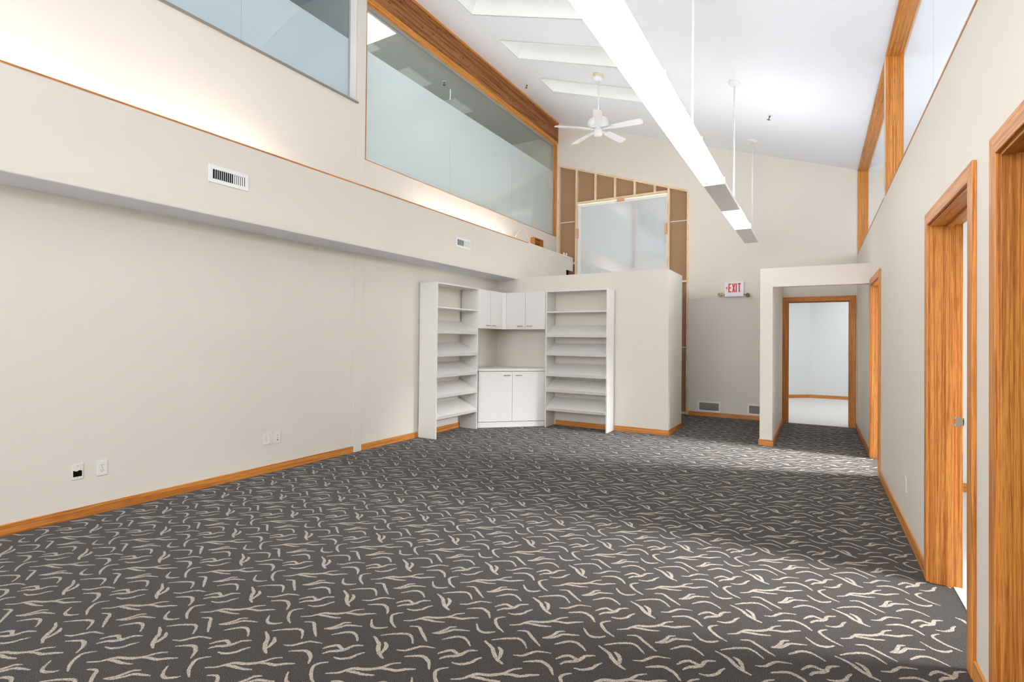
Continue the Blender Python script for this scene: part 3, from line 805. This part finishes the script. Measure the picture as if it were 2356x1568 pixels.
# ------------------------------------------------------------------ wall registers on the soffit
def register(y, label, open_to):
    L, Hh, z0 = .352, .148, 2.655
    e = empty('air_register', (XS, y, z0), label, 'air vent', 'air registers on the soffit')
    b = MB(); m = .034; yy = y
    b.box(XS, XS + .007, y, y + L, z0, z0 + m); b.box(XS, XS + .007, y, y + L, z0 + Hh - m, z0 + Hh); b.box(XS, XS + .007, y, y + m, z0 + m, z0 + Hh - m); b.box(XS, XS + .007, y + L - m, y + L, z0 + m, z0 + Hh - m)
    build('frame', b, M['white_trim'], e, .002)
    b = MB(); b.box(XS, XS + .001, y + m, y + L - m, z0 + m, z0 + Hh - m); build('duct_opening', b, M['slot'], e)
    n = 16; step = (L - 2 * m) / n
    for k in range(1, n):
        yc = y + m + k * step; ang = 0 if k < open_to else math.radians(50)
        dx, dy = .010 * math.cos(ang), .010 * math.sin(ang)
        b = MB(); b.hexa([(XS + .0015, yc, z0 + m), (XS + .0015, yc + .002, z0 + m), (XS + .0015 + dx * .55, yc + .002 + dy, z0 + m), (XS + .0015 + dx * .55, yc + dy, z0 + m),
                          (XS + .0015, yc, z0 + Hh - m), (XS + .0015, yc + .002, z0 + Hh - m), (XS + .0015 + dx * .55, yc + .002 + dy, z0 + Hh - m), (XS + .0015 + dx * .55, yc + dy, z0 + Hh - m)])
        build('louvre', b, M['white_trim'], e)
register(2.436, 'white air register on the soffit face, the nearer and larger looking one', 10)
register(5.872, 'white air register on the soffit face above the tall left shelf unit', 9)

# floor level return grilles on the far wall
def return_grille(x, label):
    L, Hh, z0, m = .397, .196, .084, .032
    e = empty('return_grille', (x, YF, z0), label, 'air vent', 'return grilles on the far wall')
    y0 = YF - .008
    b = MB(); b.box(x, x + L, y0, YF, z0, z0 + m); b.box(x, x + L, y0, YF, z0 + Hh - m, z0 + Hh); b.box(x, x + m, y0, YF, z0 + m, z0 + Hh - m); b.box(x + L - m, x + L, y0, YF, z0 + m, z0 + Hh - m)
    build('frame', b, M['white_trim'], e, .002)
    b = MB(); b.box(x + m, x + L - m, YF - .001, YF - .0003, z0 + m, z0 + Hh - m); build('backing', b, M['slot'], e)
    b = MB()
    for k in range(14):
        z = z0 + m + .006 + k * (Hh - 2 * m - .006) / 14
        b.hexa([(x + m, y0 + .001, z), (x + L - m, y0 + .001, z), (x + L - m, YF - .001, z + .006), (x + m, YF - .001, z + .006),
                (x + m, y0 + .001, z + .0015), (x + L - m, y0 + .001, z + .0015), (x + L - m, YF - .001, z + .0085), (x + m, YF - .001, z + .0085)])
    build('slats', b, M['grille'], e)
return_grille(-1.874, 'white return air grille low on the far wall, fully visible left one')
return_grille(-1.040, 'white return air grille low on the far wall, half hidden by the hall partition')

# ------------------------------------------------------------------ outlets
def plate(name, c, nrm, label, kind, cat='wall outlet', group=None):
    c = Vector(c); n = Vector(nrm); s = Vector((0, 0, 1)).cross(n).normalized(); u = Vector((0, 0, 1))
    e = empty(name, c, label, cat, group)
    P = lambda a, h, d: c + s * a + u * h + n * d
    def slab(b, a0, a1, h0, h1, d0, d1):
        b.hexa([P(a0, h0, d0), P(a1, h0, d0), P(a1, h1, d0), P(a0, h1, d0), P(a0, h0, d1), P(a1, h0, d1), P(a1, h1, d1), P(a0, h1, d1)])
    b = MB(); slab(b, -.035, .035, -.057, .057, .0005, .006); build('cover_plate', b, M['plate'], e, .002)
    if kind == 'duplex':
        for h in (.02, -.02):
            b = MB(); b.prism([P(.0165 * math.cos(t), h + .0145 * math.sin(t), .006) for t in [2 * PI * k / 20 for k in range(20)]], n * .0015); f = build('receptacle', b, M['plate'], e)
            b = MB(); slab(b, -.008, -.0055, h - .001, h + .008, .0074, .0078); slab(b, .0055, .008, h - .001, h + .008, .0074, .0078); slab(b, -.0025, .0025, h - .01, h - .006, .0074, .0078)
            build('slots', b, M['slot'], f)
        b = MB(); b.tube(P(0, 0, .006), P(0, 0, .0072), .003, seg=10); build('screw', b, M['nickel'], e)
    elif kind == 'data':
        b = MB(); slab(b, -.005, .005, -.028, -.016, .006, .0066); build('jack', b, M['slot'], e)
        for h in (.002, .024):
            b = MB(); slab(b, -.003, .003, h - .003, h + .003, .006, .0066); build('port', b, M['slot'], e)
    elif kind == 'open':
        b = MB(); b.prism([P(a, h, .0061) for a, h in ((-.027, -.036), (.027, -.036), (.027, .004), (.012, .01), (-.006, .003), (-.027, .012))], n * .0005); build('opening', b, M['hole'], e)
        for h in (.044, -.046):
            b = MB(); b.tube(P(0, h, .006), P(0, h, .0072), .003, seg=10); build('screw', b, M['nickel'], e)
    return e
plate('blank_plate', (XL, 1.7245, .348), (1, 0, 0), 'ivory wall plate with a dark open hole, low on the left wall', 'open', 'wall plate')
plate('wall_outlet', (XL, 1.879, .345), (1, 0, 0), 'ivory duplex outlet low on the left wall beside the plate with a hole', 'duplex')
plate('wall_outlet', (XL, 3.267, .345), (1, 0, 0), 'ivory duplex outlet low on the left wall beside the data jack plate', 'duplex')
plate('data_plate', (XL, 3.393, .339), (1, 0, 0), 'ivory data jack plate low on the left wall near the white column', 'data', 'wall plate')
plate('wall_outlet', (-1.25, YF, .318), (0, -1, 0), 'ivory duplex outlet on the far wall between the two return grilles', 'duplex')
plate('wall_outlet', (XR, 4.73, .345), (-1, 0, 0), 'ivory duplex outlet low on the right wall left of the open doorway', 'duplex')

# ------------------------------------------------------------------ exit sign
def exit_sign():
    x0, x1, z0, z1 = -1.415, -1.101, 2.158, 2.42
    e = empty('exit_sign', (-1.258, YF, z0), 'white exit sign with red letters and two emergency lamp heads', 'exit sign')
    b = MB(); b.box(x0, x1, YF - .055, YF - .002, z0, z1); build('housing', b, M['white_trim'], e, .006)
    y = YF - .0565
    H0, H1 = 2.238, 2.393
    def bar(b, p, q, w, dy=0.0):
        p, q = Vector((p[0], 0, p[1])), Vector((q[0], 0, q[1])); d = (q - p).normalized(); s = Vector((-d.z, 0, d.x)) * w / 2
        b.prism([Vector((0, y - dy, 0)) + v for v in (p + s, q + s, q - s, p - s)], (0, .002, 0))
    def letter(nm, segs):
        b = MB()
        for k, (p, q, w) in enumerate(segs): bar(b, p, q, w, k * .0003)
        build(nm, b, M['red'], e)
    L0 = -1.352; w = .022
    letter('letter_e', [((L0 + w / 2, H0), (L0 + w / 2, H1), w), ((L0, H1 - .009), (L0 + .05, H1 - .009), .0215), ((L0, (H0 + H1) / 2), (L0 + .045, (H0 + H1) / 2), .020), ((L0, H0 + .009), (L0 + .05, H0 + .009), .0215)])
    X0 = L0 + .064
    letter('letter_x', [((X0 +   .006, H0), (X0 + .042, H1), .0215), ((X0 + .042, H0), (X0 + .006, H1), .0215)])
    I0 = X0 + .066; letter('letter_i', [((I0, H0), (I0, H1), .0215)])
    T0 = I0 + .024; letter('letter_t', [((T0 + .025, H0), (T0 + .025, H1), .0215), ((T0, H1 - .009), (T0 + .05, H1 - .009), .0215)])
    letter('arrow', [((-1.364, 2.338), (-1.390, 2.316), .014), ((-1.390, 2.318), (-1.364, 2.294), .014)])
    b = MB(); b.tube((x0 + .004, YF - .03, 2.20), (x0 - .03, YF - .035, 2.205), .008, seg=10); b.lathe((x0 - .022, YF - .05, 2.205), [(.016, -.012), (.018, 0), (.014, .012)], axis=(0, 1, 0), seg=14); build('swivel', b, M['lamp_tan'], e)
    d = Vector((-.55, -.5, -.55)).normalized()
    b = MB(); b.lathe(Vector((x0 - .062, YF - .05, 2.215)), [(.014, -.035), (.022, -.02), (.04, .0215), (.040, .03)], axis=d, seg=18); build('lamp_head', b, M['lamp_tan'], e, 0, 'tan lamp head')
    b = MB(); b.tube((x1 - .004, YF - .03, 2.20), (x1 + .034, YF - .04, 2.19), .008, seg=10); build('swivel', b, M['lamp_dark'], e)
    d = Vector((.1, -.95, -.2)).normalized()
    b = MB(); b.lathe(Vector((x1 + .066, YF - .05, 2.185)), [(.016, -.03), (.026, -.015), (.041, .015), (.041, .024), (.033, .026)], axis=d, seg=20); h = build('lamp_head', b, M['lamp_tan'], e)
    b = MB(); b.lathe(Vector((x1 + .066, YF - .05, 2.185)), [(.033, .0262), (.012, .0275), (.002, .028)], axis=d, seg=20); build('lamp_lens', b, M['lamp_dark'], h)
exit_sign()

# ------------------------------------------------------------------ shelving and cabinets in the corner
TK = .019
def shelf_unit(frame, W, D, Hh, flat, sloped, loc, label, group, far_is_plain=True):
    """frame maps (a along the wall, d out from the wall, z) to world"""
    e = empty('shelf_unit', loc, label, 'shelf unit', group)
    def B(b, a0, a1, d0, d1, z0, z1):
        b.hexa([frame(a, d, z) for z in (z0, z1) for a, d in ((a0, d0), (a1, d0), (a1, d1), (a0, d1))])
    for a in (0, W - TK):
        b = MB(); B(b, a, a + TK, .016, D, .001, Hh); s = build('side_panel', b, M['white'], e, .001)
        b = MB(); ia = TK if a == 0 else W - TK; sg = 1 if a == 0 else -1
        for d in (.05, D - .055):
            for k in range(54):
                z = .12 + k * .0365
                if z > Hh - .06: break
                pts = [frame(ia + sg * .0003, d + .0028 * math.cos(t), z + .0028 * math.sin(t)) for t in [2 * PI * q / 6 for q in range(6)]]
                b.face(pts)
        build('pin_holes', b, M['peg'], s)['kind'] = 'stuff'
    b = MB(); B(b, TK, W - TK, .016, D, Hh - TK, Hh); build('top_panel', b, M['white'], e, .001)
    b = MB(); B(b, TK, W - TK, .016, D, flat - TK, flat); build('shelf', b, M['white'], e, .001)
    rise = .147; d0, d1 = .022, D + .004
    for z in sloped:
        b = MB()
        prof = [(d1, z), (d0, z + rise), (d0 - .008, z + rise - TK * .9), (d1 - .0195, z - TK * .62)]
        b.prism([frame(TK + .001, d, zz) for d, zz in prof], Vector(frame(W - TK - .001, 0, 0)) - Vector(frame(TK + .001, 0, 0)))
        s = build('slanted_shelf', b, M['white'], e, .001)
        b = MB(); lp = [(d1 + .0005, z + .002), (d1 + .013, z - .001), (d1 - .007, z - .046), (d1 - .0185, z - .042)]
        b.prism([frame(TK + .001, d, zz) for d, zz in lp], Vector(frame(W - TK - .001, 0, 0)) - Vector(frame(TK + .001, 0, 0)))
        build('shelf_lip', b, M['white'], s, .001)
    return e
shelf_unit(lambda a, d, z: (XL + d, 5.565 + a, z), 1.0, .318, 2.137, 1.806, [1.482, 1.163, .877, .597, .306], (XL + .16, 6.06, 0),
           'tall white slanted shelf unit standing against the left wall', 'slanted shelf units')
shelf_unit(lambda a, d, z: (-2.648 - a, YP - d, z), 1.017, .312, 2.130, 1.806, [1.453, 1.165, .843, .598, .306], (-3.15, YP - .16, 0),
           'tall white slanted shelf unit on the closet wall, right of the cabinets', 'slanted shelf units')

def bar_handle(parent, c, along, outv, L=.078):
    c, a, o = Vector(c), Vector(along).normalized(), Vector(outv).normalized()
    b = MB(); b.tube(c - a * L / 2 + o * .022, c + a * L / 2 + o * .022, .0045, seg=10)
    for s in (-1, 1): b.tube(c + a * s * L * .42, c + a * s * L * .42 + o * .022, .004, seg=8)
    build('handle', b, M['nickel'], parent)

def upper_cabinet(frame, W, D, z0, z1, loc, label, group, along, outv):
    e = empty('wall_cabinet', loc, label, 'wall cabinet', group)
    def B(b, a0, a1, d0, d1, y0, y1):
        b.hexa([frame(a, d, z) for z in (y0, y1) for a, d in ((a0, d0), (a1, d0), (a1, d1), (a0, d1))])
    b = MB(); B(b, 0, W, .002, D - .05, z0 + .002, z1); B(b, 0, .008, D - .05, D - .021, z0 + .002, z1); B(b, W - .008, W, D - .05, D - .021, z0 + .002, z1); B(b, .008, W - .008, D - .05, D - .021, z0 + .002, z0 + .01); B(b, .008, W - .008, D - .05, D - .021, z1 - .01, z1); build('cabinet_body', b, M['white'], e, .001)
    g = .0022
    for k in range(2):
        a0, a1 = (g, W / 2 - g) if k == 0 else (W / 2 + g, W - g)
        b = MB(); B(b, a0, a1, D - .020, D, z0 + g, z1 - g); d = build('door', b, M['white'], e, .0012)
        ac = W / 2 - .085 if k == 0 else W / 2 + .085
        bar_handle(d, frame(ac, D, z0 + .052), along, outv, .10)
upper_cabinet(lambda a, d, z: (XL + d, 6.570 + a, z), .700, .316, 1.527, 2.132, (XL, 6.92, 1.527),
              'white two door wall cabinet on the left wall beside the slanted shelves', 'white wall cabinets', (0, 1, 0), (1, 0, 0))
upper_cabinet(lambda a, d, z: (-4.390 + a, YP - d, z), .720, .313, 1.527, 2.126, (-4.03, YP, 1.527),
              'white two door wall cabinet on the closet wall left of the right shelf unit', 'white wall cabinets', (1, 0, 0), (0, -1, 0))
b = MB(); b.prism([(XL + .30, 7.272, 1.527), (XL + .314, 7.272, 1.527), (-4.392, YP - .310, 1.527), (-4.392, YP - .29, 1.527), (-4.46, 7.40, 1.527)], (0, 0, .60))
tag(build('corner_filler', b, M['white']), 'narrow white filler panel in the inside corner between the two wall cabinets', 'filler panel')

def base_cabinet():
    p0, p1 = Vector((-4.474, 6.632, 0)), Vector((-3.693, 7.374, 0)); d = (p1 - p0).normalized(); n = Vector((d.y, -d.x, 0))
    e = empty('corner_base_cabinet', (-4.25, 7.15, 0), 'white two door corner base cabinet set diagonally between the shelf units', 'base cabinet')
    L = (p1 - p0).length
    back = n * -.075
    poly = [p0 + back, p1 + back, Vector((-3.69, YP - .003, 0)), Vector((XL + .003, YP - .003, 0)), Vector((XL + .003, 6.60, 0))]
    up = lambda z: [v + Vector((0, 0, z)) for v in poly]
    b = MB(); b.prism(up(.084), (0, 0, .784)); build('cabinet_body', b, M['white'], e)
    b = MB(); k = [p0 + n * -.012, p1 + n * -.012, p1 + n * -.05, p0 + n * -.05]; b.prism([v + Vector((0, 0, .001)) for v in k], (0, 0, .083)); build('toe_kick', b, M['white'], e)
    g = .002
    for i in range(2):
        a, c = (g * 2, L / 2 - g) if i == 0 else (L / 2 + g, L - g * 2)
        q = [p0 + d * a, p0 + d * c, p0 + d * c - n * .019, p0 + d * a - n * .019]
        b = MB(); b.prism([v + Vector((0, 0, .092)) for v in q], (0, 0, .772)); dr = build('door', b, M['white'], e, .0012)
        t = L / 2 - .088 if i == 0 else L / 2 + .100
        bar_handle(dr, p0 + d * t + Vector((0, 0, .807)), d, n, .10)
    o = empty('countertop', (-4.25, 7.15, .87), 'white laminate countertop on the diagonal corner base cabinet', 'countertop')
    ft = n * .004
    top = [p0 + ft, p1 + ft, Vector((-3.69, YP - .003, 0)), Vector((XL + .003, YP - .003, 0)), Vector((XL + .003, 6.60, 0))]
    b = MB(); b.prism([v + Vector((0, 0, .872)) for v in top], (0, 0, .037)); build('slab', b, M['white'], o, .002)
base_cabinet()

# ------------------------------------------------------------------ loose bits on the ledge
b = MB()
pts = []
for k in range(15):
    t = k / 14; pts.append((-4.70 + .02 * math.sin(t * 6), 8.12 + .62 * t, 3.07 + .34 * math.sin(PI * (.12 + .86 * t)) ** .8 if t < .99 else 3.08))
b.path(pts, .007)
tag(build('white_cable', b, M['cable']), 'white cable looping up from the soffit ledge toward the wooden box', 'cable')
def ledge_box():
    y0, y1, z0, z1 = 8.80, 9.17, 3.10, 3.33
    e = empty('wooden_box', (XL, 9.0, z0), 'small open wooden box on the left wall just above the soffit ledge', 'box')
    b = MB(); b.box(XL, XL + .09, y0, y1, z1 - .014, z1); b.box(XL, XL + .09, y1 - .014, y1, z0, z1 - .014); b.box(XL, XL + .09, y0, y0 + .012, z0, z1 - .014)
    build('frame', b, M['oak_y'], e)
    b = MB(); b.box(XL, XL + .006, y0 + .012, y1 - .014, z0, z1 - .014); build('back_panel', b, M['beam'], e)
    b = MB(); b.box(XL + .02, XL + .08, y0 + .04, y0 + .17, z1, z1 + .012); build('top_tape', b, M['tape'], e)
ledge_box()
for k, y in enumerate((9.55, 9.66)):
    b = MB(); b.tube((XS - .03, y, ZLEDGE - .02), (XS - .03, y, ZLEDGE + .035), .02, .017, 12); b.lathe((XS - .03, y, ZLEDGE + .035), [(.022, 0), (.022, .012), (.012, .024), (.002, .026)], seg=12)
    tag(build('cable_clip', b, M['cable']), ['white plastic clip on the far end of the soffit ledge, left of the pair', 'white plastic clip on the far end of the soffit ledge, right of the pair'][k], 'clip', 'clips on the soffit ledge')
